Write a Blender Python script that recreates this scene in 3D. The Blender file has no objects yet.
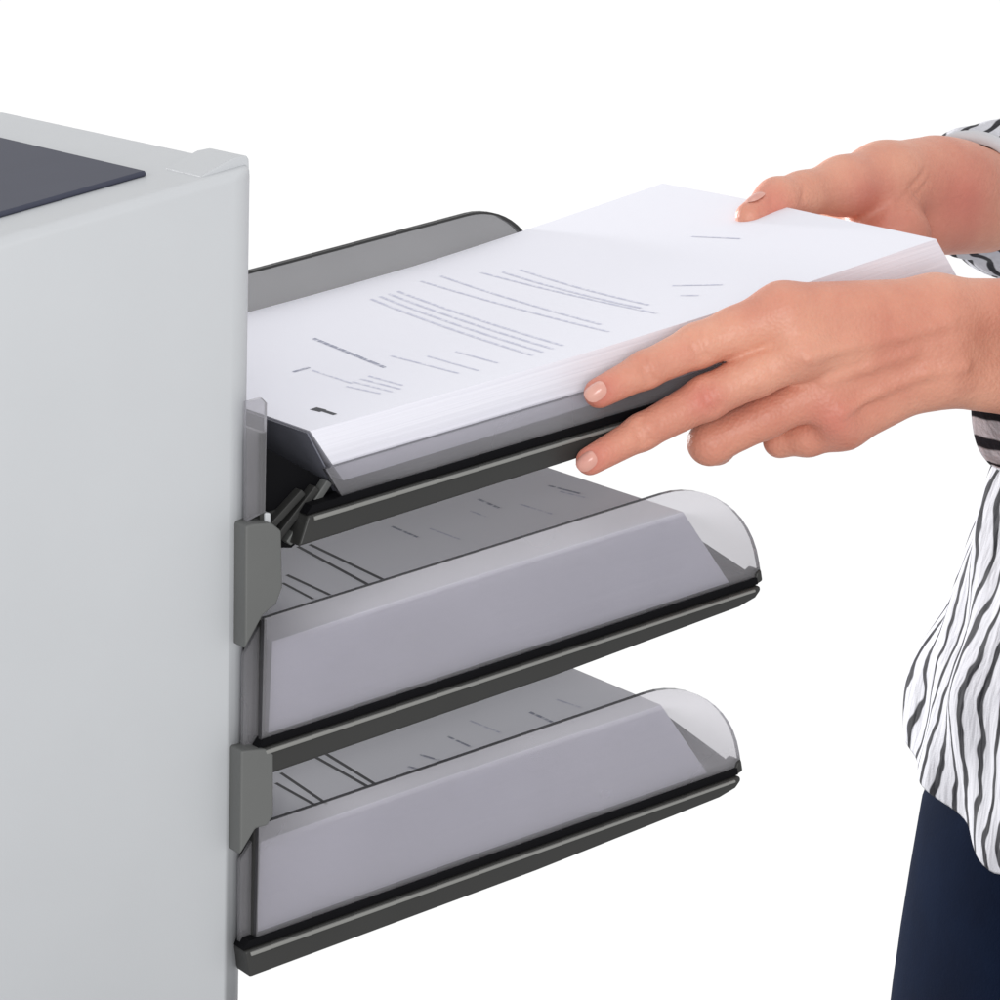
import bpy, bmesh, math, random
import numpy as np
from mathutils import Vector, Matrix

random.seed(7)
scene = bpy.context.scene
COL = scene.collection

# ------------------------------------------------------------------ camera
RV = Vector((0.8736390144596913, -0.4860174385160526, 0.023279215454869603))
UV_ = Vector((0.06883533199132101, 0.17081333875172278, 0.9828959777756479))
FV = Vector((0.48168098596161824, 0.8570938412815624, -0.18268435893709964))
POS = Vector((-0.5675570972319781, -1.2031154128880432, 0.12443984172049169))
FPX = 3636.7758609018506
cam_data = bpy.data.cameras.new('camera')
cam = bpy.data.objects.new('camera', cam_data)
COL.objects.link(cam)
cam_data.sensor_width = 36.0
cam_data.lens = FPX * 36.0 / 1000.0
cam_data.clip_start = 0.05
cam_data.clip_end = 100.0
m3 = Matrix((RV, UV_, -FV)).transposed()
cam.matrix_world = Matrix.Translation(POS) @ m3.to_4x4()
scene.camera = cam

# ------------------------------------------------------------------ world: white studio cove, brighter behind the subject
world = bpy.data.worlds.new('World')
scene.world = world
world.use_nodes = True
nt = world.node_tree
nt.nodes.clear()
tc = nt.nodes.new('ShaderNodeTexCoord')
dot = nt.nodes.new('ShaderNodeVectorMath'); dot.operation = 'DOT_PRODUCT'
dot.inputs[1].default_value = (FV.x, FV.y, 0.0)
ramp = nt.nodes.new('ShaderNodeMapRange'); ramp.interpolation_type = 'SMOOTHSTEP'
ramp.inputs['From Min'].default_value = -0.35
ramp.inputs['From Max'].default_value = 0.55
ramp.inputs['To Min'].default_value = 0.74
ramp.inputs['To Max'].default_value = 1.03
bg = nt.nodes.new('ShaderNodeBackground')
bg.inputs['Color'].default_value = (1, 1, 1, 1)
wo = nt.nodes.new('ShaderNodeOutputWorld')
nt.links.new(tc.outputs['Generated'], dot.inputs[0])
nt.links.new(dot.outputs['Value'], ramp.inputs['Value'])
sepz = nt.nodes.new('ShaderNodeSeparateXYZ')
nt.links.new(tc.outputs['Generated'], sepz.inputs['Vector'])
low = nt.nodes.new('ShaderNodeMapRange'); low.interpolation_type = 'SMOOTHSTEP'      # the studio floor returns less light than the walls
low.inputs['From Min'].default_value = -0.78; low.inputs['From Max'].default_value = -0.36
low.inputs['To Min'].default_value = 0.66; low.inputs['To Max'].default_value = 1.0
nt.links.new(sepz.outputs['Z'], low.inputs['Value'])
mul = nt.nodes.new('ShaderNodeMath'); mul.operation = 'MULTIPLY'
nt.links.new(ramp.outputs['Result'], mul.inputs[0]); nt.links.new(low.outputs['Result'], mul.inputs[1])
nt.links.new(mul.outputs[0], bg.inputs['Strength'])
nt.links.new(bg.outputs['Background'], wo.inputs['Surface'])

# ------------------------------------------------------------------ studio lamps and an added back fill
def area(name, loc, target, size, power, color=(1, 1, 1)):
    d = bpy.data.lights.new(name, 'AREA')
    d.shape = 'SQUARE'; d.size = size; d.energy = power; d.color = color
    o = bpy.data.objects.new(name, d); COL.objects.link(o)
    o.location = loc
    o.rotation_euler = (Vector(target) - Vector(loc)).to_track_quat('-Z', 'Y').to_euler()
    return o
area('softbox_overhead', (0.15, 0.25, 1.7), (0.2, 0.1, -0.1), 0.9, 2.5)
area('softbox_front', (-0.8, -1.9, 0.15), (0.12, 0.0, -0.32), 0.8, 21.0)

area('added_back_fill', (-0.2, 2.1, -0.05), (0.15, 0.1, -0.2), 0.26, 52.0)  # added fill, not a known source: brightens paper tops in the lower trays

scene.view_settings.view_transform = 'Standard'
scene.view_settings.look = 'None'
scene.view_settings.exposure = 0.0
scene.view_settings.gamma = 1.0
scene.view_settings.use_curve_mapping = False
scene.cycles.max_bounces = 14
scene.cycles.transparent_max_bounces = 24
scene.cycles.use_denoising = True

# ------------------------------------------------------------------ helpers
def ray(px, py):
    return RV * ((px - 500) / FPX) - UV_ * ((py - 500) / FPX) + FV
def on_y(px, py, y):                       # point of a sight line on the plane Y = y (a real plane of the machine)
    d = ray(px, py); t = (y - POS.y) / d.y
    return POS + d * t
def on_plane(P, n, px, py):
    d = ray(px, py); t = (P - POS).dot(n) / d.dot(n)
    return POS + d * t
def lerp(a, b, t): return a + (b - a) * t
def depth_of(P):
    return (P - POS).dot(FV)

def new_obj(name, me, mat=None, parent=None):
    o = bpy.data.objects.new(name, me)
    COL.objects.link(o)
    if mat is not None:
        for m in (mat if isinstance(mat, (list, tuple)) else [mat]):
            me.materials.append(m)
    if parent is not None:
        o.parent = parent
    return o
def from_bm(name, bm, mat=None, parent=None, smooth=False):
    me = bpy.data.meshes.new(name)
    bmesh.ops.recalc_face_normals(bm, faces=bm.faces[:])
    bm.to_mesh(me); bm.free()
    if smooth:
        for p in me.polygons: p.use_smooth = True
    return new_obj(name, me, mat, parent)
def empty(name, loc, parent=None):
    o = bpy.data.objects.new(name, None); COL.objects.link(o)
    o.location = loc; o.empty_display_size = 0.03
    if parent is not None: o.parent = parent
    return o
def tag(o, label=None, cat=None, group=None, kind=None):
    if label: o['label'] = label
    if cat: o['category'] = cat
    if group: o['group'] = group
    if kind: o['kind'] = kind
    return o
def prism(bm, pts, y0, y1):
    """pts: list of (x,z); extruded along Y"""
    a = [bm.verts.new((p[0], y0, p[1])) for p in pts]
    b = [bm.verts.new((p[0], y1, p[1])) for p in pts]
    n = len(pts)
    bm.faces.new(a); bm.faces.new(b[::-1])
    for i in range(n):
        bm.faces.new((a[i], b[i], b[(i + 1) % n], a[(i + 1) % n]))
    return a, b
def add_bevel(o, w, seg=3, angle=30):
    m = o.modifiers.new('bevel', 'BEVEL'); m.width = w; m.segments = seg
    m.limit_method = 'ANGLE'; m.angle_limit = math.radians(angle)
    m.harden_normals = False
    for p in o.data.polygons: p.use_smooth = True
    w_ = o.modifiers.new('wn', 'WEIGHTED_NORMAL'); w_.keep_sharp = True
    return o

# ------------------------------------------------------------------ materials
def mat_new(name):
    m = bpy.data.materials.new(name); m.use_nodes = True
    return m, m.node_tree, m.node_tree.nodes['Principled BSDF']
def noise(nt, scale, detail=3, rough=0.5, vec=None):
    n = nt.nodes.new('ShaderNodeTexNoise')
    n.inputs['Scale'].default_value = scale; n.inputs['Detail'].default_value = detail
    n.inputs['Roughness'].default_value = rough
    if vec is not None: nt.links.new(vec, n.inputs['Vector'])
    return n
def coords(nt, out='Object', scale=(1, 1, 1)):
    t = nt.nodes.new('ShaderNodeTexCoord'); mp = nt.nodes.new('ShaderNodeMapping')
    mp.inputs['Scale'].default_value = scale
    nt.links.new(t.outputs[out], mp.inputs['Vector'])
    return mp.outputs['Vector']
def ramp_cols(nt, fac, stops):
    r = nt.nodes.new('ShaderNodeValToRGB')
    while len(r.color_ramp.elements) > 1: r.color_ramp.elements.remove(r.color_ramp.elements[-1])
    r.color_ramp.elements[0].position = stops[0][0]; r.color_ramp.elements[0].color = (*stops[0][1], 1)
    for p, c in stops[1:]:
        e = r.color_ramp.elements.new(p); e.color = (*c, 1)
    nt.links.new(fac, r.inputs['Fac'])
    return r
def bump(nt, bs, fac, strength, dist):
    b = nt.nodes.new('ShaderNodeBump'); b.inputs['Strength'].default_value = strength
    b.inputs['Distance'].default_value = dist
    nt.links.new(fac, b.inputs['Height']); nt.links.new(b.outputs['Normal'], bs.inputs['Normal'])

def plastic(name, c, rough=0.45, grain=900, bs_=0.25, var=0.04, spec=0.5):
    m, t, b = mat_new(name)
    b.inputs['Specular IOR Level'].default_value = spec
    v = coords(t)
    n = noise(t, 14, 4, 0.6, v)
    lo = tuple(x * (1 - var) for x in c); hi = tuple(min(1, x * (1 + var)) for x in c)
    r = ramp_cols(t, n.outputs['Fac'], [(0.3, lo), (0.7, hi)])
    t.links.new(r.outputs['Color'], b.inputs['Base Color'])
    b.inputs['Roughness'].default_value = rough
    g = noise(t, grain, 2, 0.5, v)
    bump(t, b, g.outputs['Fac'], bs_, 0.0002)
    return m
M_body = plastic('body_plastic', (0.525, 0.54, 0.56), 0.5, 1500, 0.12, 0.015)
M_panel = plastic('panel_plastic', (0.052, 0.056, 0.082), 0.6, 900, 0.15, 0.04, 0.2)
M_dark = plastic('dark_plastic', (0.034, 0.034, 0.033), 0.38, 900, 0.15, 0.06, 0.3)
M_grey = plastic('bracket_plastic', (0.115, 0.118, 0.115), 0.5, 900, 0.2, 0.05)
M_ramp = plastic('ramp_plastic', (0.15, 0.153, 0.185), 0.5, 900, 0.15, 0.05, 0.3)
M_black = plastic('black_plastic_and_shade', (0.004, 0.004, 0.005), 0.6, 600, 0.1, 0.1, 0.08)
M_highlight = plastic('rail_highlight_plastic', (0.22, 0.22, 0.21), 0.35, 900, 0.1, 0.05)

def smoked(name, tint, rough=0.06, haze=0.18):
    m, t, b = mat_new(name)
    t.nodes.remove(b)
    out = t.nodes['Material Output']
    tr = t.nodes.new('ShaderNodeBsdfTransparent')
    gl = t.nodes.new('ShaderNodeBsdfGlossy'); gl.inputs['Roughness'].default_value = rough
    gl.inputs['Color'].default_value = (0.9, 0.9, 0.92, 1)
    fr = t.nodes.new('ShaderNodeFresnel'); fr.inputs['IOR'].default_value = 1.45
    mx = t.nodes.new('ShaderNodeMixShader')
    v = coords(t); n = noise(t, 9, 3, 0.5, v)
    lo = tuple(x * 0.97 for x in tint); hi = tuple(min(1, x * 1.03) for x in tint)
    r = ramp_cols(t, n.outputs['Fac'], [(0.3, lo), (0.7, hi)])
    t.links.new(r.outputs['Color'], tr.inputs['Color'])
    t.links.new(fr.outputs['Fac'], mx.inputs['Fac'])
    t.links.new(tr.outputs['BSDF'], mx.inputs[1]); t.links.new(gl.outputs['BSDF'], mx.inputs[2])
    df = t.nodes.new('ShaderNodeBsdfDiffuse'); df.inputs['Color'].default_value = (0.66, 0.65, 0.68, 1)
    tl = t.nodes.new('ShaderNodeBsdfTranslucent'); tl.inputs['Color'].default_value = (0.84, 0.83, 0.86, 1)
    m0 = t.nodes.new('ShaderNodeMixShader'); m0.inputs['Fac'].default_value = 0.5
    t.links.new(df.outputs['BSDF'], m0.inputs[1]); t.links.new(tl.outputs['BSDF'], m0.inputs[2])
    m1 = t.nodes.new('ShaderNodeMixShader'); n2 = noise(t, 7, 3, 0.55, v)
    hz = t.nodes.new('ShaderNodeMapRange'); hz.inputs['From Min'].default_value = 0.35; hz.inputs['From Max'].default_value = 0.65
    hz.inputs['To Min'].default_value = haze * 0.72; hz.inputs['To Max'].default_value = haze * 1.3
    t.links.new(n2.outputs['Fac'], hz.inputs['Value']); t.links.new(hz.outputs['Result'], m1.inputs['Fac'])
    t.links.new(mx.outputs['Shader'], m1.inputs[1]); t.links.new(m0.outputs['Shader'], m1.inputs[2])
    t.links.new(m1.outputs['Shader'], out.inputs['Surface'])
    return m
M_clear = smoked('smoked_clear', (0.82, 0.815, 0.83), 0.06, 0.24)
M_clear_back = smoked('smoked_back', (0.46, 0.46, 0.465), 0.06, 0.10)
M_clear_rim = smoked('smoked_rim', (0.08, 0.08, 0.085), 0.2, 0.08)

def paper_mat():
    m, t, b = mat_new('paper_stack')
    t0 = t.nodes.new('ShaderNodeTexCoord'); ro = t.nodes.new('ShaderNodeMapping'); ro.inputs['Rotation'].default_value = (0, math.atan(0.2030), 0)
    sc_ = t.nodes.new('ShaderNodeMapping'); sc_.inputs['Scale'].default_value = (3, 3, 900)
    t.links.new(t0.outputs['Object'], ro.inputs['Vector']); t.links.new(ro.outputs['Vector'], sc_.inputs['Vector'])
    v = sc_.outputs['Vector']
    n = noise(t, 1.6, 3, 0.7, v)
    r = ramp_cols(t, n.outputs['Fac'], [(0.30, (0.755, 0.75, 0.825)), (0.70, (0.84, 0.835, 0.90))])
    geo = t.nodes.new('ShaderNodeNewGeometry'); sx = t.nodes.new('ShaderNodeSeparateXYZ')
    t.links.new(geo.outputs['Normal'], sx.inputs['Vector'])
    mr = t.nodes.new('ShaderNodeMapRange'); mr.inputs['From Min'].default_value = 0.5; mr.inputs['From Max'].default_value = 0.8
    t.links.new(sx.outputs['Z'], mr.inputs['Value'])
    mx = t.nodes.new('ShaderNodeMix'); mx.data_type = 'RGBA'
    t.links.new(mr.outputs['Result'], mx.inputs['Factor'])
    t.links.new(r.outputs['Color'], mx.inputs[6]); mx.inputs[7].default_value = (0.825, 0.825, 0.895, 1)
    t.links.new(mx.outputs[2], b.inputs['Base Color'])
    b.inputs['Roughness'].default_value = 0.75
    bump(t, b, n.outputs['Fac'], 0.12, 0.0003)
    return m
M_paper = paper_mat()
def ink_mat(name, c, density, soft=0.05):
    m, t, b = mat_new(name)
    v = coords(t, 'UV', (1, 1, 1))
    n = noise(t, 1.0, 2, 0.6, v)
    r = ramp_cols(t, n.outputs['Fac'], [(density - soft, c), (density + soft + 0.03, (0.825, 0.825, 0.895))])
    t.links.new(r.outputs['Color'], b.inputs['Base Color'])
    b.inputs['Roughness'].default_value = 0.75
    return m
M_ink = ink_mat('ink_text', (0.57, 0.58, 0.70), 0.56, 0.13)
M_inkb = ink_mat('ink_bold', (0.30, 0.31, 0.40), 0.58, 0.10)
M_inkd = ink_mat('ink_solid', (0.05, 0.05, 0.06), 0.80)

# ------------------------------------------------------------------ folding machine
TAN = 0.2030                                   # trays rise by this per metre of X
TAU = math.atan(TAN)
UD = Vector((math.cos(TAU), 0, math.sin(TAU))) # along a tray
ND = Vector((-math.sin(TAU), 0, math.cos(TAU)))

machine = empty('folding_machine', (-0.15, 0.12, -0.42))
tag(machine, 'pale grey paper folding machine with dark top panel and three smoked feeder trays', 'folding machine')
OFF = -Vector(machine.location)
def mpart(o):                                  # parent a world-space part under the machine
    o.parent = machine
    o.matrix_parent_inverse = Matrix.Translation(OFF)
    return o
XR = 0.0042
bm = bmesh.new()
top_slope = 0.2375
a, b = prism(bm, [(XR, 0.0004), (-0.34, 0.0004 - top_slope * 0.344), (-0.34, -0.42), (XR - 0.0016, -0.42)], 0.0, 0.252)
for e in bm.edges:
    e_mid = (e.verts[0].co + e.verts[1].co) / 2
bw = bm.edges.layers.float.new('bevel_weight_edge')
for e in bm.edges:
    c = (e.verts[0].co + e.verts[1].co) / 2
    vertical = abs(e.verts[0].co.z - e.verts[1].co.z) > 0.2
    if vertical and c.x > -0.1: e[bw] = 1.0
    elif c.z > -0.12 : e[bw] = 0.42
body = from_bm('body', bm, M_body)
mpart(body)
md = body.modifiers.new('bevel', 'BEVEL'); md.limit_method = 'WEIGHT'; md.width = 0.010; md.segments = 7
for p in body.data.polygons: p.use_smooth = True
wn = body.modifiers.new('wn', 'WEIGHTED_NORMAL'); wn.keep_sharp = True

# raised lip at the front right corner of the top
bm = bmesh.new()
prism(bm, [(-0.0165, -0.0080), (-0.0165, -0.0040), (-0.004, 0.0021), (0.0016, 0.0030), (0.0026, 0.0016), (0.0030, -0.006)], 0.0050, 0.037)
lip = from_bm('corner_lip', bm, M_body); add_bevel(lip, 0.0006, 2); mpart(lip)

# dark top panel: thin slab lying on the sloped top
TOPP = Vector((0, 0, -0.0006)); TOPN = Vector((-top_slope, 0, 1)).normalized()
TD = Vector((1, 0, top_slope)).normalized()
P0 = on_plane(TOPP, TOPN, 147, 176)
bm = bmesh.new()
def slab(bm, o, du, dv, h):
    """o corner, du/dv vectors, h thickness vector"""
    q = [o, o + du, o + du + dv, o + dv]
    lo = [bm.verts.new(p) for p in q]; hi = [bm.verts.new(p + h) for p in q]
    bm.faces.new(lo[::-1]); bm.faces.new(hi)
    for i in range(4): bm.faces.new((lo[i], lo[(i + 1) % 4], hi[(i + 1) % 4], hi[i]))
slab(bm, P0, -TD * 0.26, Vector((0, 0.20, 0)), TOPN * 0.0022)
panel = from_bm('top_panel', bm, M_panel); add_bevel(panel, 0.0008, 2); mpart(panel)

# ---- trays
YN = -0.006            # outer face of the near guide
YF = 0.216             # far guide
def tray_point(o, u, h, y):
    p = o + UD * u + ND * h
    return Vector((p.x, y, p.z))
def tray_prism(bm, o, pts, y0, y1):
    prism(bm, [((o + UD * u + ND * h).x, (o + UD * u + ND * h).z) for u, h in pts], y0, y1)
def guide_outline(L, H, u0, arc, endh):
    pts = [(u0, 0.0), (L, 0.0), (L, endh)]
    a, bb = L - arc, H - endh
    for i in range(1, 13):
        th = math.pi / 2 * i / 12
        pts.append((arc + a * math.cos(th), endh + bb * math.sin(th)))
    pts.append((u0 + H * TAN + 0.0006, H))
    return pts
def make_guide(name, o, outline, y0, y1, mat, parent_tray):
    bm = bmesh.new()
    tray_prism(bm, o, outline, y0, y1)
    g = from_bm(name, bm, [mat, M_clear_rim])
    for p in g.data.polygons:
        p.material_index = 1 if abs(p.normal.y) < 0.5 else 0
    g.parent = parent_tray
    return g

def make_tray(o, L, guideH, us=-0.006, ug=-0.0038, low=False, label=None):
    """o: start of the guide's bottom line (near side). A tray is floor + rail + guides + bracket + ramp"""
    bm = bmesh.new()
    tray_prism(bm, o, [(-0.006, -0.004), (L - 0.003, -0.004), (L - 0.001, -0.002), (L - 0.001, 0.0015), (-0.006, 0.0015)], 0.0035, YF)
    floor = from_bm('paper_tray', bm, M_dark)
    mpart(floor)
    if label: floor['label'] = label
    floor.location = (0, 0, 0)
    def sub(ob):
        ob.parent = floor
        return ob
    # near rail: black slot line, pale strip painting the edge highlight, tapered bar
    bm = bmesh.new()
    tray_prism(bm, o, [(us, -0.0005), (L - 0.0012, -0.0005), (L - 0.0012, 0.0023), (us + 0.003, 0.0023)], -0.0072, 0.0030)
    sub(from_bm('rail_slot', bm, M_black))
    bm = bmesh.new()
    tray_prism(bm, o, [(us - 0.006 if low else us, -0.0112), (L * 0.55, -0.0098), (L - 0.012, -0.0068), (L - 0.004, -0.0052),
                       (L - 0.001, -0.0028), (L - 0.0012, -0.0008), (us, -0.0008)], -0.0088, 0.0032)
    bar = from_bm('rail', bm, M_dark); add_bevel(bar, 0.0012, 3); sub(bar)
    bm = bmesh.new()
    tray_prism(bm, o, [(us + 0.002, -0.0030), (L - 0.004, -0.0026), (L - 0.004, -0.0014), (us + 0.002, -0.0014)], -0.0096, -0.0080)
    ed = from_bm('rail_highlight', bm, M_highlight); add_bevel(ed, 0.0004, 2); sub(ed)
    # near guide
    H = guideH
    if low:
        out = [(0.027, 0.0), (L, 0.0), (L, 0.010), (L - 0.006, H), (0.0215, H)]
    else:
        out = guide_outline(L + 0.0015, H, ug, 0.183, 0.008)
    make_guide('side_guide', o, out, YN, YN + 0.0028, M_clear, floor)
    if not low:
        # hook under the rounded front end
        bm = bmesh.new()
        tray_prism(bm, o, [(L - 0.003, -0.001), (L + 0.0014, 0.0002), (L + 0.0014, 0.0052), (L - 0.001, 0.0042)], -0.0072, 0.002)
        hk = from_bm('end_clip', bm, M_dark); add_bevel(hk, 0.0008, 2); sub(hk)
        # upturned lip along the far end of the floor, taller towards the back
        bm = bmesh.new()
        q = []
        for y, h in ((-0.0030, 0.0012), (0.048, 0.0115)):
            q.append([bm.verts.new(tray_point(o, u, hh, y)) for u, hh in ((L - 0.0008, 0.0), (L + 0.0008, 0.0), (L + 0.0008, h), (L - 0.0008, h))])
        bm.faces.new(q[0]); bm.faces.new(q[1][::-1])
        for i in range(4): bm.faces.new((q[0][i], q[1][i], q[1][(i + 1) % 4], q[0][(i + 1) % 4]))
        sub(from_bm('end_stop', bm, M_black))
    return floor, sub

G1 = Vector((0.0120, 0, -0.1318)); G2 = Vector((0.0088, 0, -0.2165)); G3 = Vector((0.0036, 0, -0.2945))
t1, sub1 = make_tray(G1, 0.2240, 0.0140, us=0.010, low=True, label='top tray with its far guide raised and near guide folded low')
t2, sub2 = make_tray(G2, 0.2210, 0.0475, label='middle tray with an upright rounded near guide')
t3, sub3 = make_tray(G3, 0.2200, 0.0452, ug=0.0002, label='lowest tray with an upright rounded near guide')

# far guide of the top tray (grey, taller above the stack)
F0 = on_y(250, 271, YF); F1 = on_y(460, 215.5, YF)
d = (F1 - F0); FU = d.normalized(); FN = Vector((-FU.z, 0, FU.x))
bm = bmesh.new()
Lf = 0.118 + d.length
base = F0 - FU * 0.100
out = [(0, -0.045)]
out += [(0.100 + d.length + 0.034, -0.045), (0.100 + d.length + 0.034, -0.028)]
r_, cx = 0.030, 0.100 + d.length + 0.004
for i in range(1, 13):
    th = math.pi / 2 * i / 12
    out.append((cx + r_ * math.cos(th), -0.028 + 0.028 * math.sin(th) ))
out += [(0.0, 0.0)]
pts = [((base + FU * u + FN * h).x, (base + FU * u + FN * h).z) for u, h in out]
prism(bm, pts, YF, YF + 0.0030)
k0 = len(bm.faces)
arc_ = out[2:]
inner = [(u - (0.0010 if i < 8 else 0.0), h - 0.0011) for i, (u, h) in enumerate(arc_)]
bead = [((base + FU * u + FN * h).x, (base + FU * u + FN * h).z) for u, h in arc_ + inner[::-1]]
for i in range(len(arc_) - 1):
    j = len(bead) - 1 - i
    prism(bm, [bead[i], bead[i + 1], bead[j - 1], bead[j]], YF - 0.0004, YF + 0.0034)
bm.faces.ensure_lookup_table()
for f in bm.faces[k0:]: f.material_index = 2
g = from_bm('side_guide', bm, [M_clear_back, M_clear_rim, M_dark])
for p in g.data.polygons:
    if p.material_index != 2: p.material_index = 1 if abs(p.normal.y) < 0.5 else 0
g['label'] = 'tall grey far guide'
sub1(g)
# far guides of the lower trays (low, behind the paper)
for o, sub in ((G2, sub2), (G3, sub3)):
    bm = bmesh.new()
    tray_prism(bm, o, guide_outline(0.150, 0.026, -0.004, 0.13, 0.006), YF, YF + 0.0022)
    g = from_bm('side_guide', bm, [M_clear, M_clear_rim]); sub(g)
    for p in g.data.polygons: p.material_index = 1 if abs(p.normal.y) < 0.5 else 0
    g['label'] = 'low far guide behind the paper'

# brackets, clear posts and ramps between the body and the trays
def px_prism(name, pts, y0, y1, mat, sub, bev=0.0, yref=None):
    yr = y0 if yref is None else yref
    bm = bmesh.new()
    prism(bm, [(on_y(px, py, yr).x, on_y(px, py, yr).z) for px, py in pts], y0, y1)
    o = from_bm(name, bm, mat)
    if bev: add_bevel(o, bev, 2)
    sub(o)
    return o
px_prism('bracket', [(245.5, 526), (254, 524), (272, 523), (282, 531), (283, 588), (277, 604), (263, 616), (245, 650)], -0.0095, 0.020, M_grey, sub2, 0.0010)
px_prism('bracket', [(241, 751), (252, 750), (266, 749), (274, 754), (274, 815), (268, 826), (256, 829), (240, 856)], -0.0095, 0.020, M_grey, sub3, 0.0010)
px_prism('post', [(246.5, 402), (262, 398), (267, 403), (265, 512), (246, 522)], -0.0035, -0.0013, M_clear, sub1)
px_prism('post', [(244, 655), (263, 620), (266, 622), (263, 742), (243, 748)], -0.0015, 0.0007, M_clear, sub2)
px_prism('post', [(240, 862), (257, 832), (260, 834), (256, 940), (239.5, 946)], -0.0015, 0.0007, M_clear, sub3)
# dark gap plates behind the posts (feed throats)
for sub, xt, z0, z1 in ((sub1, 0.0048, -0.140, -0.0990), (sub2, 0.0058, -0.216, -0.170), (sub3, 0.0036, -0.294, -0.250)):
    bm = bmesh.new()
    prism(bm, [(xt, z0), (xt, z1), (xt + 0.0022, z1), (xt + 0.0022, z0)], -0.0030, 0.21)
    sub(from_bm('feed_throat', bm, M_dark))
# top tray hopper: sloping ramp under the leading edge of the stack, ribs and shaded hollow below
R0 = on_y(309, 433, 0.0); R1 = on_y(341, 494, 0.0)
bm = bmesh.new()
prism(bm, [(R0.x - 0.0002, R0.z), (R1.x - 0.0002, R1.z), (R1.x - 0.0009, R1.z), (R0.x - 0.0009, R0.z)], 0.0002, 0.205)
sub1(from_bm('ramp', bm, M_ramp))
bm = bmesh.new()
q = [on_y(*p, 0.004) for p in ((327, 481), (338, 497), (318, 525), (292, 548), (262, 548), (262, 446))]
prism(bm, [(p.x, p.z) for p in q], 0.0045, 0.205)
sub1(from_bm('hollow_shade', bm, M_black))  # black solid standing in for the shadow in the hollow beneath the ramp
for k, (ax, ay, bx, by) in enumerate(((330, 482, 289, 544), (318, 488, 279, 538), (304, 492, 272, 527))):
    A = on_y(ax, ay, -0.001); B = on_y(bx, by, -0.001)
    dd = (B - A).normalized(); w = Vector((-dd.z, 0, dd.x)) * 0.0014
    bm = bmesh.new()
    prism(bm, [((A + w).x, (A + w).z), ((B + w).x, (B + w).z), ((B - w).x, (B - w).z), ((A - w).x, (A - w).z)], -0.001, 0.0045)
    rb = from_bm('rib', bm, M_grey if k == 0 else M_dark); add_bevel(rb, 0.0005, 2); sub1(rb)
px_prism('glint_block', [(265, 513), (271, 513), (271, 524), (265, 524)], -0.004, 0.002, M_body, sub1, 0.0006)  # pale block standing in for a small white glint

# ------------------------------------------------------------------ paper stacks
def paper_stack(name, top00, top10, vdir, width, thick, shear, sagfun, strips, label, nx=24, ny=8, shear0=1.0):
    """top00/top10: near edge of the top sheet (left, far end); sheets shear along X with depth"""
    root = top00
    def P(s, t, k):
        p = lerp(top00, top10, s) + vdir * (width * t)
        p = p - ND * (thick * k) + UD * (shear * k * lerp(shear0, 1.0, s)) + ND * (sagfun(s, t) * (1 - 0.6 * k))
        # ragged sheets
        return p
    bm = bmesh.new()
    def grid(f, na, nb):
        vs = [[bm.verts.new(f(i / na, j / nb)) for j in range(nb + 1)] for i in range(na + 1)]
        for i in range(na):
            for j in range(nb):
                bm.faces.new((vs[i][j], vs[i + 1][j], vs[i + 1][j + 1], vs[i][j + 1]))
    jit = {}
    def edge(k, seed):
        kk = round(k * 60)
        if (kk, seed) not in jit: jit[(kk, seed)] = random.uniform(-1, 1) * 0.00004 if 0 < kk < 60 else 0.0
        return jit[(kk, seed)]
    NZ = 30
    Y = Vector((0, 1, 0))
    grid(lambda a, b_: P(a, b_, 0), nx, ny)
    grid(lambda a, b_: P(a, 1 - b_, 1), nx, ny)
    grid(lambda a, b_: P(a, 0, b_) + Y * edge(b_, 0), nx, NZ)
    grid(lambda a, b_: P(1 - a, 1, b_), nx, NZ)
    grid(lambda a, b_: P(0, 1 - a, b_), ny, NZ)
    grid(lambda a, b_: P(1, a, b_) + UD * edge(b_, 1), ny, NZ)
    bmesh.ops.remove_doubles(bm, verts=bm.verts[:], dist=1e-6)
    bmesh.ops.recalc_face_normals(bm, faces=bm.faces[:])
    # printed lines: thin ink films on the top sheet
    uvl = bm.loops.layers.uv.new('UVMap')
    un = (top10 - top00); ul = un.length; un.normalize()
    nn = un.cross(vdir).normalized()
    for s_i, (p0, p1, wmm, mi, bow) in enumerate(strips):
        A = on_plane(top00, nn, *p0); B = on_plane(top00, nn, *p1)
        d = B - A; L = d.length; dn = d.normalized(); sd = nn.cross(dn).normalized() * (wmm * 0.0005)
        N = 10; prev = None
        for i in range(N + 1):
            t = i / N
            c = A + d * t + sd.normalized() * (bow * 4 * t * (1 - t))
            st = (c - top00).dot(un) / ul; tt = (c - top00).dot(vdir) / width
            off = nn * 0.00012 + ND * sagfun(max(0, min(1, st)), max(0, min(1, tt)))
            v0 = bm.verts.new(c + sd + off); v1 = bm.verts.new(c - sd + off)
            if prev:
                f = bm.faces.new((prev[1], v1, v0, prev[0])); f.material_index = mi
                if f.normal.dot(nn) < 0: f.normal_flip()
                for lp in f.loops:
                    along = (lp.vert.co - A).dot(dn) * 320
                    lp[uvl].uv = (along + s_i * 17.3, s_i * 3.7 + (lp.vert.co - A).dot(sd.normalized()) * 250)
            prev = (v0, v1)
    me = bpy.data.meshes.new(name); bm.to_mesh(me); bm.free()
    o = new_obj(name, me, [M_paper, M_ink, M_inkb, M_inkd])
    tag(o, label, 'paper stack', 'stacks of printed paper in the feeder trays')
    return o
YV = Vector((0, 1, 0))
T0 = on_y(310, 431, 0.0); T1 = on_y(936, 239, 0.0)
def sag1(s, t):
    return -0.0026 * math.sin(math.pi * min(1, s * 1.0)) + 0.004 * max(0, t - 0.35) ** 1.0 * max(0, s - 0.55) * 2 + 0.0012 * math.sin(math.pi * t) * s
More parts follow.
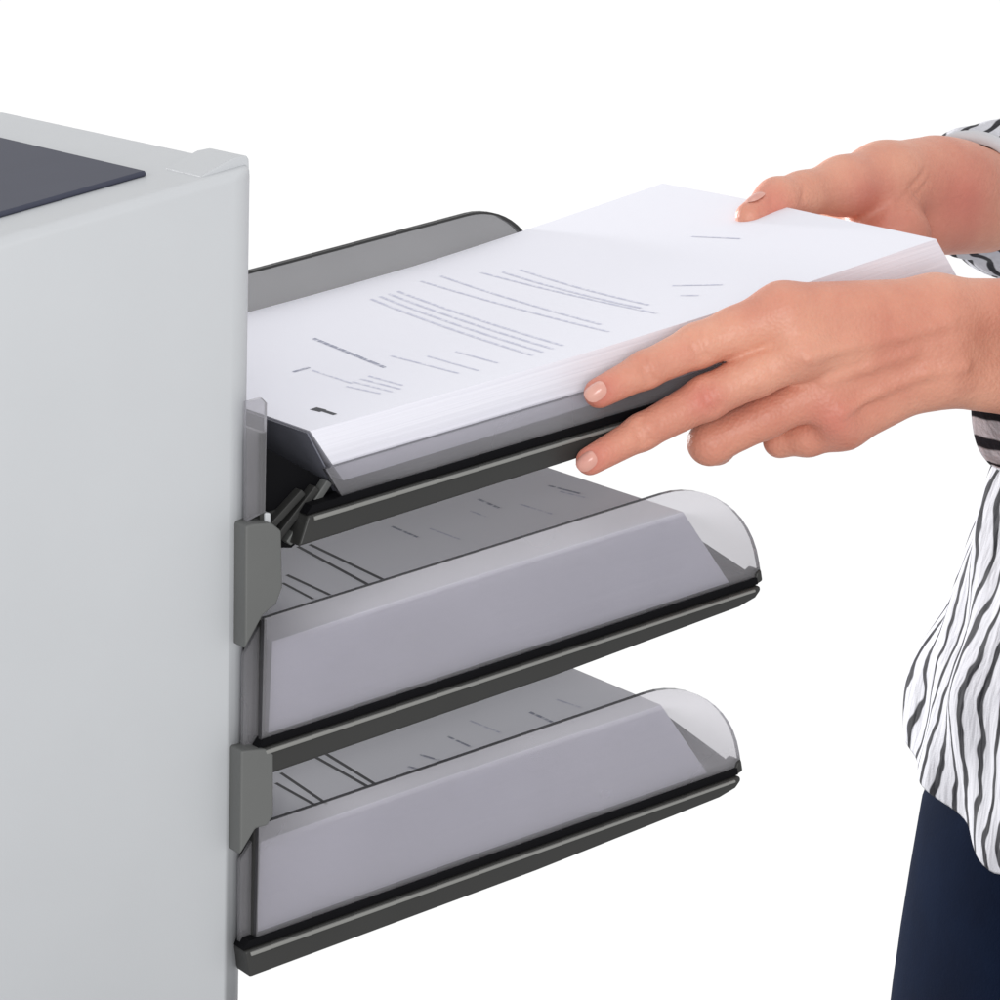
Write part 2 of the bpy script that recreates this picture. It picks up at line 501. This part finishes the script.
st1 = [((313, 335), (384, 364), 1.6, 2, 0), ((293, 370), (309, 365), 2.4, 2, 0), ((312, 368), (352, 381), 0.9, 1, 0),
       ((346, 384), (380, 391), 1.0, 1, 0), ((352, 379), (392, 389), 1.0, 1, 0), ((360, 376), (400, 386), 1.0, 1, 0), ((368, 373), (402, 382), 1.0, 1, 0),
       ((313, 407.5), (323, 410), 3.2, 3, 0), ((321, 409), (335, 413.5), 1.8, 3, 0),
       ((390, 352), (458, 369), 1.0, 1, 0), ((427, 352), (478, 366), 1.0, 1, 0), ((455, 347), (497, 358), 1.0, 1, 0)]
for i in range(4):
    st1.append(((370 + 9 * i, 294 - 2.6 * i), (532 + 10 * i, 350 - 3.4 * i), 1.3, 1, -0.002))
for a_, b_ in (((420, 276), (608, 326)), ((440, 271), (600, 319)), ((480, 268), (656, 308)), ((502, 268), (640, 303)), ((520, 266), (648, 300)),
               ((692, 237), (740, 239)), ((672, 282), (722, 281)), ((680, 291), (698, 291))):
    st1.append((a_, b_, 1.2, 1, -0.002 if b_[0] - a_[0] > 100 else 0))
paper_stack('paper_stack', T0, T1, YV, 0.212, 0.0222, 0.0100, sag1, st1,
            'thick white stack of printed letters held by two hands above the top tray')
def flat(s, t): return 0.0006 * math.sin(math.pi * s)
A2 = on_y(683, 512, -0.0022); 
st2 = [((298, 548), (370, 587), 1.5, 3, 0), ((310, 546), (383, 581), 1.5, 3, 0), ((283, 584), (313, 600), 1.2, 3, 0), ((287, 576), (330, 596), 1.4, 3, 0),
       ((478, 500), (499, 509), 1.4, 2, 0), ((470, 512), (486, 518), 1.0, 1, 0), ((560, 492), (585, 498), 1.0, 1, 0),
       ((392, 528), (418, 539), 1.2, 2, 0), ((520, 505), (552, 515), 1.1, 1, 0), ((548, 486), (580, 494), 1.2, 2, 0), ((430, 530), (460, 541), 1.0, 1, 0)]
paper_stack('paper_stack', A2 - UD * 0.1835, A2, YV, 0.212, 0.0345, 0.0165, flat, st2,
            'white paper stack behind the smoked guide of the middle tray', shear0=-0.50)
A3 = on_y(661, 705, -0.0022)
st3 = [((313, 757), (368, 788), 1.5, 3, 0), ((324, 754), (376, 786), 1.5, 3, 0), ((276, 784), (317, 807), 1.4, 3, 0), ((281, 774), (327, 805), 1.4, 3, 0),
       ((408, 768), (420, 771), 1.2, 2, 0), ((420, 756), (440, 762), 1.2, 2, 0), ((530, 713), (552, 723), 1.4, 2, 0), ((470, 722), (500, 734), 1.1, 1, 0), ((556, 700), (580, 708), 1.1, 1, 0), ((448, 738), (470, 748), 1.1, 2, 0)]
paper_stack('paper_stack', A3 - UD * 0.180, A3, YV, 0.212, 0.0345, 0.0165, flat, st3,
            'white paper stack behind the smoked guide of the lowest tray', shear0=-0.50)

# ------------------------------------------------------------------ person
def skin_mat():
    m, t, b = mat_new('skin')
    v = coords(t)
    n1 = noise(t, 34, 4, 0.6, v); n2 = noise(t, 11, 2, 0.5, v)
    r = ramp_cols(t, n2.outputs['Fac'], [(0.32, (0.66, 0.285, 0.195)), (0.5, (0.715, 0.345, 0.238)), (0.68, (0.765, 0.405, 0.278))])
    r2 = ramp_cols(t, n1.outputs['Fac'], [(0.35, (0.87, 0.77, 0.77)), (0.65, (1, 1, 1))])
    mx = t.nodes.new('ShaderNodeMix'); mx.data_type = 'RGBA'; mx.blend_type = 'MULTIPLY'; mx.inputs['Factor'].default_value = 1
    t.links.new(r.outputs['Color'], mx.inputs[6]); t.links.new(r2.outputs['Color'], mx.inputs[7])
    at = t.nodes.new('ShaderNodeAttribute'); at.attribute_name = 'flush'
    m2 = t.nodes.new('ShaderNodeMix'); m2.data_type = 'RGBA'
    t.links.new(at.outputs['Fac'], m2.inputs['Factor']); t.links.new(mx.outputs[2], m2.inputs[6])
    m2.inputs[7].default_value = (0.60, 0.185, 0.14, 1)
    t.links.new(m2.outputs[2], b.inputs['Base Color'])
    b.inputs['Roughness'].default_value = 0.48
    b.inputs['Subsurface Weight'].default_value = 0.12
    b.inputs['Subsurface Radius'].default_value = (1.0, 0.35, 0.2)
    b.inputs['Subsurface Scale'].default_value = 0.004
    vo = t.nodes.new('ShaderNodeTexVoronoi'); vo.inputs['Scale'].default_value = 620
    t.links.new(v, vo.inputs['Vector'])
    fi = noise(t, 260, 3, 0.6, v)
    ad = t.nodes.new('ShaderNodeMath'); ad.operation = 'ADD'
    t.links.new(vo.outputs['Distance'], ad.inputs[0]); t.links.new(fi.outputs['Fac'], ad.inputs[1])
    bump(t, b, ad.outputs[0], 0.34, 0.0006)
    return m
M_skin = skin_mat()
def nail_mat():
    m, t, b = mat_new('nail')
    v = coords(t); n = noise(t, 80, 2, 0.5, v)
    r = ramp_cols(t, n.outputs['Fac'], [(0.35, (0.64, 0.30, 0.245)), (0.65, (0.71, 0.38, 0.31))])
    t.links.new(r.outputs['Color'], b.inputs['Base Color']); b.inputs['Roughness'].default_value = 0.22
    return m
M_nail = nail_mat()

def smin(a, b, k):
    h = np.clip(0.5 + 0.5 * (b - a) / k, 0, 1)
    return b * (1 - h) + a * h - k * h * (1 - h)
def sd_cone(X, a, ra, b, rb):
    a = np.array(a); b = np.array(b)
    ab = b - a; L2 = max(ab @ ab, 1e-12)
    t = np.clip(((X - a) @ ab) / L2, 0, 1)
    d = np.linalg.norm(X - a - t[..., None] * ab, axis=-1)
    return d - (ra + (rb - ra) * t)
def surface_nets(D, org, h):
    """naive surface nets -> verts, quads"""
    nx_, ny_, nz_ = D.shape
    S = D < 0
    c = np.zeros((nx_ - 1, ny_ - 1, nz_ - 1), int)
    corners = [(i, j, k) for i in (0, 1) for j in (0, 1) for k in (0, 1)]
    for i, j, k in corners:
        c += S[i:nx_ - 1 + i, j:ny_ - 1 + j, k:nz_ - 1 + k]
    act = (c > 0) & (c < 8)
    idx = -np.ones(act.shape, int)
    cells = np.argwhere(act); idx[act] = np.arange(len(cells))
    acc = np.zeros((len(cells), 3)); cnt = np.zeros(len(cells))
    edges = [(p, q) for p in corners for q in corners if p < q and sum(abs(p[m] - q[m]) for m in range(3)) == 1]
    for p, q in edges:
        dp = D[cells[:, 0] + p[0], cells[:, 1] + p[1], cells[:, 2] + p[2]]
        dq = D[cells[:, 0] + q[0], cells[:, 1] + q[1], cells[:, 2] + q[2]]
        cr = (dp < 0) != (dq < 0)
        t = np.where(cr, dp / np.where(cr, dp - dq, 1), 0)[:, None]
        pt = np.array(p) + t * (np.array(q) - np.array(p))
        acc[cr] += pt[cr]; cnt[cr] += 1
    V = (cells + acc / cnt[:, None]) * h + org
    quads = []
    for ax in range(3):
        u, w = [(1, 2), (2, 0), (0, 1)][ax]
        sl0 = [slice(None)] * 3; sl1 = [slice(None)] * 3
        sl0[ax] = slice(0, -1); sl1[ax] = slice(1, None)
        s0, s1 = S[tuple(sl0)], S[tuple(sl1)]
        e = np.argwhere(s0 != s1)
        e = e[(e[:, u] > 0) & (e[:, w] > 0) & (e[:, u] < D.shape[u] - 1) & (e[:, w] < D.shape[w] - 1)]
        fl = s0[e[:, 0], e[:, 1], e[:, 2]]
        def at(du, dw):
            f = e.copy(); f[:, u] += du; f[:, w] += dw
            return idx[f[:, 0], f[:, 1], f[:, 2]]
        q = np.stack([at(-1, -1), at(0, -1), at(0, 0), at(-1, 0)], 1)
        q[~fl] = q[~fl][:, ::-1]
        quads.append(q)
    return V, np.concatenate(quads)
def sdf_mesh(fn, lo, hi, h):
    lo = np.array(lo); n = np.ceil((np.array(hi) - lo) / h).astype(int) + 1
    g = np.stack(np.meshgrid(*[lo[i] + h * np.arange(n[i]) for i in range(3)], indexing='ij'), -1)
    return surface_nets(fn(g), lo, h)

def Q(px, py, y, r):
    p = on_y(px, py, y)
    return (np.array(p), r * depth_of(p) / FPX)
def W(x, y, z, r): return (np.array((x, y, z)), r)
def surf(fn, px, py):
    """point where a sight line meets a body surface"""
    d = ray(px, py).normalized(); t = 1.25
    for _ in range(80):
        p = POS + d * t
        v = float(fn(np.array(p)[None, :])[0])
        if v < 0.0001: break
        t += v * 0.8
    return np.array(POS + d * t)
def groove(d, X, P0, P1, r0, r1, k):
    return -smin(-d, sd_cone(X, P0, r0, P1, r1), k)
def chain(X, pts, k=0.003):
    d = None
    for (a, ra), (b, rb) in zip(pts[:-1], pts[1:]):
        c = sd_cone(X, a, ra, b, rb)
        d = c if d is None else smin(d, c, k)
    return d

# near hand: back of the hand towards the camera
WR = [Q(940, 315, -0.034, 37), Q(940, 369, -0.034, 37)]
FA = [Q(1012, 313, -0.038, 34.5), Q(1012, 380, -0.038, 35.5)]
ELN = W(0.590, -0.085, -0.115, 0.042)
near_f = {
 'index': [Q(783, 314, -0.026, 31), Q(735, 332, -0.020, 24.5), Q(697, 346, -0.0165, 22), Q(645, 370, -0.0145, 18.5), Q(599, 393, -0.0135, 15.5)],
 'middle': [Q(806, 350, -0.031, 27), Q(755, 374, -0.026, 23), Q(706, 398, -0.021, 22), Q(642, 432, -0.0165, 18), Q(590, 461, -0.0150, 14.5)],
 'ring': [Q(822, 388, -0.028, 25), Q(765, 417, -0.021, 21.5), Q(710, 443, -0.012, 21.5), Q(716, 446, 0.010, 18), Q(745, 432, 0.026, 15)],
 'little': [Q(842, 422, -0.026, 27), Q(808, 436, -0.018, 20), Q(780, 441, -0.009, 15.5), Q(783, 441, 0.012, 13.5), Q(800, 430, 0.024, 12)],
}
def near_hand(X):
    fd = None
    for n_, ch in near_f.items():
        c = chain(X, ch)
        fd = c if fd is None else smin(fd, c, 0.0016)
    palm = None
    wr = {'index': (930, 314, -0.034, 36), 'middle': (930, 332, -0.035, 36), 'ring': (930, 354, -0.035, 35), 'little': (928, 371, -0.034, 33)}
    for n_, ch in near_f.items():
        a, ra = ch[0]
        b, rb = Q(*wr[n_])
        c = sd_cone(X, a, ra, b, rb)
        palm = c if palm is None else smin(palm, c, 0.006)
    arm = None
    for a, b in zip(WR, FA):
        c = smin(sd_cone(X, *a, *b), sd_cone(X, *b, *ELN), 0.001)
        arm = c if arm is None else smin(arm, c, 0.012)
    th = chain(X, [Q(905, 335, -0.020, 26), Q(852, 348, 0.004, 22), Q(815, 352, 0.020, 18)])
    d = smin(palm, arm, 0.010)
    d = smin(d, th, 0.008)
    d = smin(d, fd, 0.0045)
    # knuckle bumps and extensor tendons
    for px, py, y, r in ((800, 352, -0.0375, 11), (834, 418, -0.034, 11)):
        a, ra = Q(px, py, y, r); d = smin(d, np.linalg.norm(X - a, axis=-1) - ra, 0.012)
    # soft hollows between the knuckles
    for px, py, y, r in ((768, 345, -0.046, 10), (797, 373, -0.050, 9), (812, 405, -0.047, 8)):
        a, ra = Q(px, py, y, r); c = np.linalg.norm(X - a, axis=-1) - ra
        d = -smin(-d, c, 0.006)
    return d
_nc = []
for p0, p1 in (((639, 361), (650, 382)), ((644, 358), (655, 380)), ((690, 334), (701, 360)), ((697, 331), (708, 358)),
               ((634, 424), (645, 445)), ((640, 421), (651, 441)), ((701, 385), (713, 413)), ((708, 381), (720, 409))):
    _nc.append([surf(near_hand, *p0), surf(near_hand, lerp(p0[0], p1[0], .5) - 2, lerp(p0[1], p1[1], .5)), surf(near_hand, *p1)])
_vein = [[surf(near_hand, *q_) for q_ in l_] for l_ in (((808, 358), (850, 345), (900, 335), (950, 322)), ((842, 412), (880, 390), (925, 372), (965, 366)),
                                                       ((826, 380), (868, 366), (912, 352)))]
def near_skin(X):
    d = near_hand(X)
    near = d < 0.006
    Xn = X[near]; dn = d[near]
    for P in _nc:
        for a, b in zip(P[:-1], P[1:]): dn = groove(dn, Xn, a, b, 0.0009, 0.0009, 0.0014)
    for P in _vein:
        for a, b in zip(P[:-1], P[1:]): dn = smin(dn, sd_cone(Xn, a + np.array(FV) * 0.0012, 0.0016, b + np.array(FV) * 0.0012, 0.0016), 0.0035)
    d = d.copy(); d[near] = dn
    return d

# far hand: thumb on the top sheet, fingers under the stack
far_thumb = [Q(749, 216, 0.113, 14), Q(777, 200, 0.120, 20.5), Q(802, 194, 0.124, 20.5), Q(843, 186, 0.130, 28), Q(884, 182, 0.138, 39), Q(930, 183, 0.146, 47)]
far_wrist = [Q(962, 188, 0.150, 46), Q(1000, 196, 0.158, 42)]
ELF = W(0.680, 0.300, -0.070, 0.042)
def stack_bottom(x): return T1.z - 0.0232 - (T1.x - x) * TAN
def far_hand(X):
    d = chain(X, far_thumb, 0.006)
    w = smin(sd_cone(X, *far_wrist[0], *far_wrist[1]), sd_cone(X, *far_wrist[1], *ELF), 0.001)
    d = smin(d, w, 0.014)
    heel = sd_cone(X, *Q(925, 222, 0.142, 34), *Q(985, 215, 0.150, 38))
    d = smin(d, heel, 0.006)
    base = np.array((0.372, 0.135, -0.050))
    for i, (yy, L, r) in enumerate(((0.172, 0.066, 0.0085), (0.151, 0.074, 0.0088), (0.131, 0.068, 0.0084), (0.113, 0.054, 0.0074))):
        x0 = 0.352
        pts = [(np.array((0.378, yy * 0.6 + 0.055, -0.052)), 0.015)]
        for q_ in (0.0, 0.55, 1.0):
            x = x0 - L * q_
            pts.append((np.array((x, yy, stack_bottom(min(x, 0.325)) - r - 0.0015 - 0.002 * math.sin(q_ * 3))), r * (1.12 - 0.22 * q_)))
        d = smin(d, chain(X, pts, 0.004), 0.007)
    return d
_fc = [[surf(far_hand, *q_) for q_ in l_] for l_ in (((893, 222), (900, 205), (912, 187), (926, 168)), ((900, 224), (907, 208), (917, 194), (930, 178)),
                                                    ((800, 205), (803, 198), (804, 188)), ((770, 204), (772, 199), (772, 192)))]
def far_skin(X):
    d = far_hand(X)
    near = d < 0.006
    Xn = X[near]; dn = d[near]
    for i_, P in enumerate(_fc):
        r_ = (0.0011, 0.0007, 0.0004, 0.0004)[i_]
        for k_, (a, b) in enumerate(zip(P[:-1], P[1:])): dn = groove(dn, Xn, a, b, r_ * (1 - .25 * k_), r_ * (1 - .25 * (k_ + 1)), 0.0022)
    d = d.copy(); d[near] = dn
    return d
SHN = W(0.740, -0.085, 0.190, 0.052); SHF = W(0.740, 0.300, 0.190, 0.052)
def trunk(X):
    d = None
    parts = [(W(0.600, 0.045, -0.40, 0.080), W(0.625, 0.050, -0.10, 0.070)), (W(0.600, 0.165, -0.40, 0.080), W(0.625, 0.160, -0.10, 0.070)),
             (W(0.625, 0.050, -0.10, 0.070), W(0.715, 0.030, 0.13, 0.070)), (W(0.625, 0.160, -0.10, 0.070), W(0.715, 0.185, 0.13, 0.070)),
             (W(0.740, -0.05, 0.185, 0.050), W(0.740, 0.265, 0.185, 0.050)), (W(0.740, 0.107, 0.19, 0.056), W(0.740, 0.107, 0.30, 0.050)),
             (SHN, ELN), (SHF, ELF)]
    for a, b in parts:
        c = sd_cone(X, *a, *b)
        d = c if d is None else smin(d, c, 0.03)
    # upper end of both forearms joins the elbows inside the sleeves
    for e, f in ((ELN, FA[0]), (ELN, FA[1]), (ELF, far_wrist[1])):
        tgt = e[0] + (f[0] - e[0]) * 0.45
        d = smin(d, sd_cone(X, *e, tgt, lerp(e[1], f[1], 0.45) * 0.97), 0.012)
    return d
Vs, Fs, Fl, off = [], [], [], 0
hot = [Q(766, 306, -0.045, 20), Q(789, 366, -0.055, 17), Q(836, 432, -0.045, 22), Q(597, 393, -0.02, 17), Q(588, 462, -0.02, 17), Q(706, 398, -0.03, 12), Q(975, 205, 0.12, 30),
       Q(880, 205, 0.11, 26), Q(690, 345, -0.03, 12), Q(768, 214, 0.115, 20)]
for fn, lo, hi, h in ((near_skin, None, None, 0.00105), (far_skin, None, None, 0.0012), (trunk, None, None, 0.006)):
    if fn is near_skin:
        lo, hi = (0.125, -0.085, -0.150), (0.44, 0.045, -0.030)
    elif fn is far_skin:
        lo, hi = (0.262, 0.070, -0.115), (0.50, 0.25, 0.005)
    else:
        lo, hi = (0.43, -0.20, -0.55), (0.84, 0.42, 0.38)
    V, F = sdf_mesh(fn, lo, hi, h)
    Vs.append(V); Fs.append(F + off); off += len(V)
V = np.concatenate(Vs); F = np.concatenate(Fs)
me = bpy.data.meshes.new('person')
me.from_pydata(V.tolist(), [], F.tolist())
me.validate(); me.update()
for p in me.polygons: p.use_smooth = True
fl = np.zeros(len(V))
for c, r in hot:
    fl = np.maximum(fl, 0.88 * np.exp(-((np.linalg.norm(V - c, axis=1) / (r * 1.5)) ** 2)))
at = me.attributes.new('flush', 'FLOAT', 'POINT')
at.data.foreach_set('value', fl.astype(np.float32))
person = new_obj('person', me, M_skin)
sm = person.modifiers.new('smooth', 'SMOOTH'); sm.factor = 0.5; sm.iterations = 2
tag(person, 'person in a striped shirt and navy trousers lowering the top paper stack', 'person')

def nail(px, py, y, along, normal, lw):
    """oval nail plate: centre on a sight line at plane y, long axis towards 'along'"""
    c = on_y(px, py, y); n = Vector(normal).normalized()
    a = Vector(along); a = (a - n * a.dot(n)).normalized(); s = n.cross(a)
    bm = bmesh.new()
    rows, cols = 6, 16
    rings = []
    top = bm.verts.new(c + n * 0.0011)
    for i in range(1, rows + 1):
        f = i / rows; ring = []
        for j in range(cols):
            th = 2 * math.pi * j / cols
            cx_, sx_ = math.cos(th), math.sin(th)
            ex = math.copysign(abs(cx_) ** 0.8, cx_) * lw[0] * f; ey = math.copysign(abs(sx_) ** 0.8, sx_) * lw[1] * f
            hgt = 0.0011 - 0.0022 * (ey / lw[1]) ** 2 - 0.0006 * f ** 6 - 0.0006 * (ex / lw[0]) ** 2
            ring.append(bm.verts.new(c + a * ex + s * ey + n * hgt))
        rings.append(ring)
    for j in range(cols):
        bm.faces.new((top, rings[0][j], rings[0][(j + 1) % cols]))
        for i in range(rows - 1):
            bm.faces.new((rings[i][j], rings[i + 1][j], rings[i + 1][(j + 1) % cols], rings[i][(j + 1) % cols]))
    return from_bm('fingernail', bm, M_nail, person, True)
tipdir = on_y(599, 393, -0.0135) - on_y(645, 370, -0.0145)
nrm = -FV * 0.9 - RV * 0.25 + UV_ * 0.2
nail(595, 391, -0.0192, tipdir, nrm, (0.0046, 0.0036))
tipdir = on_y(590, 461, -0.015) - on_y(642, 432, -0.0165)
nail(586, 461, -0.0202, tipdir, -FV * 0.9 - RV * 0.3 + UV_ * 0.1, (0.0044, 0.0034))
nail(753, 197.5, 0.1155, on_y(749, 214, 0.113) - on_y(777, 194, 0.120), -RV * 0.45 + UV_ * 0.75 - FV * 0.1, (0.0060, 0.0045))

# ---- clothes
def stripe_mat():
    m, t, b = mat_new('striped_cotton')
    uv = t.nodes.new('ShaderNodeTexCoord')
    sx = t.nodes.new('ShaderNodeSeparateXYZ'); t.links.new(uv.outputs['UV'], sx.inputs['Vector'])
    n = noise(t, 1.0, 2, 0.5, None)
    mp = t.nodes.new('ShaderNodeMapping'); mp.inputs['Scale'].default_value = (0.30, 30.0, 1)
    t.links.new(uv.outputs['UV'], mp.inputs['Vector']); t.links.new(mp.outputs['Vector'], n.inputs['Vector'])
    def math_(op, a, b_=None):
        k = t.nodes.new('ShaderNodeMath'); k.operation = op
        for i, v_ in enumerate((a, b_)):
            if v_ is None: continue
            if isinstance(v_, (int, float)): k.inputs[i].default_value = v_
            else: t.links.new(v_, k.inputs[i])
        return k.outputs[0]
    dis = math_('MULTIPLY', math_('SUBTRACT', n.outputs['Fac'], 0.5), 1.9)
    s = math_('ADD', sx.outputs['X'], dis)
    fr = math_('FRACT', s)
    tri = math_('ABSOLUTE', math_('SUBTRACT', fr, 0.5))
    n3 = noise(t, 1.0, 1, 0.5, mp.outputs['Vector'])
    wid = math_('ADD', math_('MULTIPLY', n3.outputs['Fac'], 0.18), 0.066)
    st = math_('SUBTRACT', tri, wid)
    mr = t.nodes.new('ShaderNodeMapRange'); mr.inputs['From Min'].default_value = -0.03; mr.inputs['From Max'].default_value = 0.03
    t.links.new(st, mr.inputs['Value'])
    r = ramp_cols(t, mr.outputs['Result'], [(0.0, (0.012, 0.012, 0.018)), (1.0, (0.60, 0.60, 0.645))])
    t.links.new(r.outputs['Color'], b.inputs['Base Color'])
    b.inputs['Roughness'].default_value = 0.85
    v = coords(t, 'Object', (70, 70, 16)); w = noise(t, 1.0, 3, 0.55, v)
    wv = noise(t, 1500, 2, 0.5, coords(t))
    ad = t.nodes.new('ShaderNodeMath'); ad.operation = 'MULTIPLY_ADD'; ad.inputs[1].default_value = 0.05
    t.links.new(wv.outputs['Fac'], ad.inputs[0]); t.links.new(w.outputs['Fac'], ad.inputs[2])
    bump(t, b, ad.outputs[0], 0.8, 0.006)
    return m
M_stripe = stripe_mat()
def fabric(name, lo, hi, rough=0.9, scale=500):
    m, t, b = mat_new(name)
    v = coords(t); n = noise(t, 12, 4, 0.6, v); f = noise(t, scale, 2, 0.6, v)
    r = ramp_cols(t, n.outputs['Fac'], [(0.3, lo), (0.7, hi)])
    t.links.new(r.outputs['Color'], b.inputs['Base Color']); b.inputs['Roughness'].default_value = rough; b.inputs['Specular IOR Level'].default_value = 0.04
    bump(t, b, f.outputs['Fac'], 0.35, 0.0004)
    return m
M_navy = fabric('navy_denim', (0.0012, 0.004, 0.015), (0.003, 0.009, 0.028))
M_white = fabric('white_cotton', (0.52, 0.52, 0.545), (0.60, 0.60, 0.62), 0.9, 900)

CX, CY = 0.602, 0.105
def lean(z): return 0.30 * max(0.0, z + 0.27)
def fold(th, z):
    return (0.0035 * math.sin(7 * th + 30 * z) + 0.0022 * math.sin(13 * th - 45 * z + 1.0) + 0.0015 * math.sin(23 * th + 60 * z))
# front contour of the shirt: height -> half depth in X (a) ; sideways half width b
CONT = [(0.20, 0.085, 0.165), (0.12, 0.105, 0.175), (0.02, 0.110, 0.170), (-0.06, 0.140, 0.160), (-0.14, 0.166, 0.162),
        (-0.20, 0.166, 0.165), (-0.25, 0.167, 0.168), (-0.285, 0.173, 0.172), (-0.37, 0.179, 0.175)]
def contour(z):
    pts = sorted(CONT)
    for (z0, a0, b0), (z1, a1, b1) in zip(pts[:-1], pts[1:]):
        if z <= z1 or z1 == pts[-1][0]:
            f = max(0, min(1, (z - z0) / (z1 - z0))); f = f * f * (3 - 2 * f) * 0.35 + f * 0.65
            return lerp(a0, a1, f), lerp(b0, b1, f)
def loft(bm, rings, uvl, us, vs, cap=False):
    n = len(rings[0]); vv = [[bm.verts.new(p) for p in r] for r in rings]
    for i in range(len(rings) - 1):
        for j in range(n):
            k = (j + 1) % n
            f = bm.faces.new((vv[i][j], vv[i][k], vv[i + 1][k], vv[i + 1][j])); f.smooth = True
            for lp, (ii, jj) in zip(f.loops, ((i, j), (i, j + 1), (i + 1, j + 1), (i + 1, j))):
                lp[uvl].uv = (us * jj / n, vs[ii])
    return vv
HEM = lambda th: -0.330
def hem_z(th):
    """shirt-tail hem: highest at the front (th = pi), dropping to a tail on the near flank"""
    dlt = abs(((th - 1.025 * math.pi) + math.pi) % (2 * math.pi) - math.pi)
    return HEM_LOW + (HEM_HI - HEM_LOW) * min(1.0, (dlt / 0.80)) ** 0.85
HEM_LOW, HEM_HI = -0.345, -0.310
bm = bmesh.new(); uvl = bm.loops.layers.uv.new('UVMap')
NT, NZ_ = 144, 60
rings, vs = [], []
for i in range(NZ_ + 1):
    s = i / NZ_; ring = []
    for j in range(NT):
        th = 2 * math.pi * j / NT
        z = lerp(0.20, hem_z(th), s)
        a_, b_ = contour(z)
        k = 1 + (fold(th, z) * (0.35 + 0.65 * s)) / 0.14
        ring.append(Vector((CX + lean(z) + a_ * k * math.cos(th), CY + b_ * k * math.sin(th), z + 0.003 * math.sin(5 * th) * s)))
    rings.append(ring); vs.append(s)
loft(bm, rings, uvl, 82, [v * 0.52 for v in vs])
def sleeve(bm, pts, nrm0, us):
    """pts: (centre, radius); nrm0: plane normal of the cuff"""
    rings, vs = [], []; Ltot = 0
    n_ = len(pts)
    cs = [Vector(p[0]) for p in pts]
    for i, (c, r) in enumerate(pts):
        c = Vector(c)
        ax = (cs[min(i + 1, n_ - 1)] - cs[max(i - 1, 0)]).normalized()
        if i == 0: ax = Vector(nrm0).normalized()
        elif i <= 3: ax = (Vector(nrm0).normalized().lerp(ax, i / 4)).normalized()
        up = Vector((0, 0, 1)); s1 = ax.cross(up).normalized(); s2 = s1.cross(ax)
        ring = []
        for j in range(48):
            th = 2 * math.pi * j / 48
            rr = r * (1 + 0.05 * math.sin(3 * th + i) + 0.035 * math.sin(5 * th - 1.7 * i))
            ring.append(c + s1 * rr * math.cos(th) + s2 * rr * math.sin(th))
        if i: Ltot += (cs[i] - cs[i - 1]).length
        rings.append(ring); vs.append(Ltot * 0.75)
    return loft(bm, rings, uvl, us, vs)
def path(knots, n):
    out = []
    for (a, ra), (b, rb) in zip(knots[:-1], knots[1:]):
        for i in range(n): out.append((Vector(a).lerp(Vector(b), i / n), lerp(ra, rb, i / n)))
    out.append((Vector(knots[-1][0]), knots[-1][1])); return out
CF = on_y(970, 192, 0.153)
far_axis = (Vector(ELF[0]) - CF).normalized()
sleeve(bm, path([(CF, 0.0278), (CF + far_axis * 0.05, 0.037), (ELF[0], 0.056), (SHF[0], 0.066)], 7), (far_axis + Vector((0.0, 0.5, 0.0))), 19)
CN = on_y(1014, 368, -0.040)
near_axis = (Vector(ELN[0]) - CN).normalized()
sleeve(bm, path([(CN, 0.0408), (CN + near_axis * 0.05, 0.046), (ELN[0], 0.056), (SHN[0], 0.066)], 7), near_axis, 19)
def cuff(c, n0, ri, ro):
    n0 = Vector(n0).normalized(); s1 = n0.cross(Vector((0, 0, 1))).normalized(); s2 = s1.cross(n0)
    cb = bmesh.new(); uvc = cb.loops.layers.uv.new('UVMap')
    prof = ((ro + 0.0006, 0.008), (ro + 0.0006, -0.0008), (ro - 0.0004, -0.0022), (ri + 0.0004, -0.0022), (ri, 0.0), (ri, 0.012))
    loft(cb, [[c + n0 * z + (s1 * math.cos(2 * math.pi * j / 48) + s2 * math.sin(2 * math.pi * j / 48)) * r for j in range(48)] for r, z in prof], uvc, 1, [0.1 * k for k in range(6)])
    return cb
shirt = from_bm('shirt', bm, M_stripe, person, True)
so = shirt.modifiers.new('solid', 'SOLIDIFY'); so.thickness = 0.0012; so.offset = 0
ss = shirt.modifiers.new('sub', 'SUBSURF'); ss.levels = 1; ss.render_levels = 1

from_bm('cuff', cuff(CF, far_axis + Vector((0.0, 0.5, 0.0)), 0.0222, 0.0278), M_white, shirt, True)
# trousers: hips and two thighs
bm = bmesh.new(); uvl = bm.loops.layers.uv.new('UVMap')
rings, vs = [], []
for i in range(13):
    z = lerp(-0.25, -0.62, i / 12); f = i / 12
    a_, b_ = 0.170 + 0.10 * (-0.335 - z), 0.166 + 0.08 * (-0.335 - z)
    a_ -= max(0, z + 0.325) * 0.55; b_ -= max(0, z + 0.325) * 0.45
    rings.append([Vector((CX + a_ * math.cos(2 * math.pi * j / 64) * (1 + 0.008 * math.sin(6 * math.pi * j / 32 + i)), CY + b_ * math.sin(2 * math.pi * j / 64), z)) for j in range(64)])
    vs.append(f)
loft(bm, rings, uvl, 1, vs)
for sy in (-1, 1):
    rings, vs = [], []
    for i in range(13):
        f = i / 12; z = lerp(-0.58, -1.0, f)
        r = lerp(0.100, 0.068, f)
        rings.append([Vector((CX - 0.03 * math.sin(f * 2.5) - 0.022 + r * 1.15 * math.cos(2 * math.pi * j / 48), CY + sy * 0.083 + r * 0.95 * math.sin(2 * math.pi * j / 48), z)) for j in range(48)])
        vs.append(f)
    loft(bm, rings, uvl, 1, vs)
trousers = from_bm('trousers', bm, M_navy, person, True)
so = trousers.modifiers.new('solid', 'SOLIDIFY'); so.thickness = 0.0012; so.offset = 0
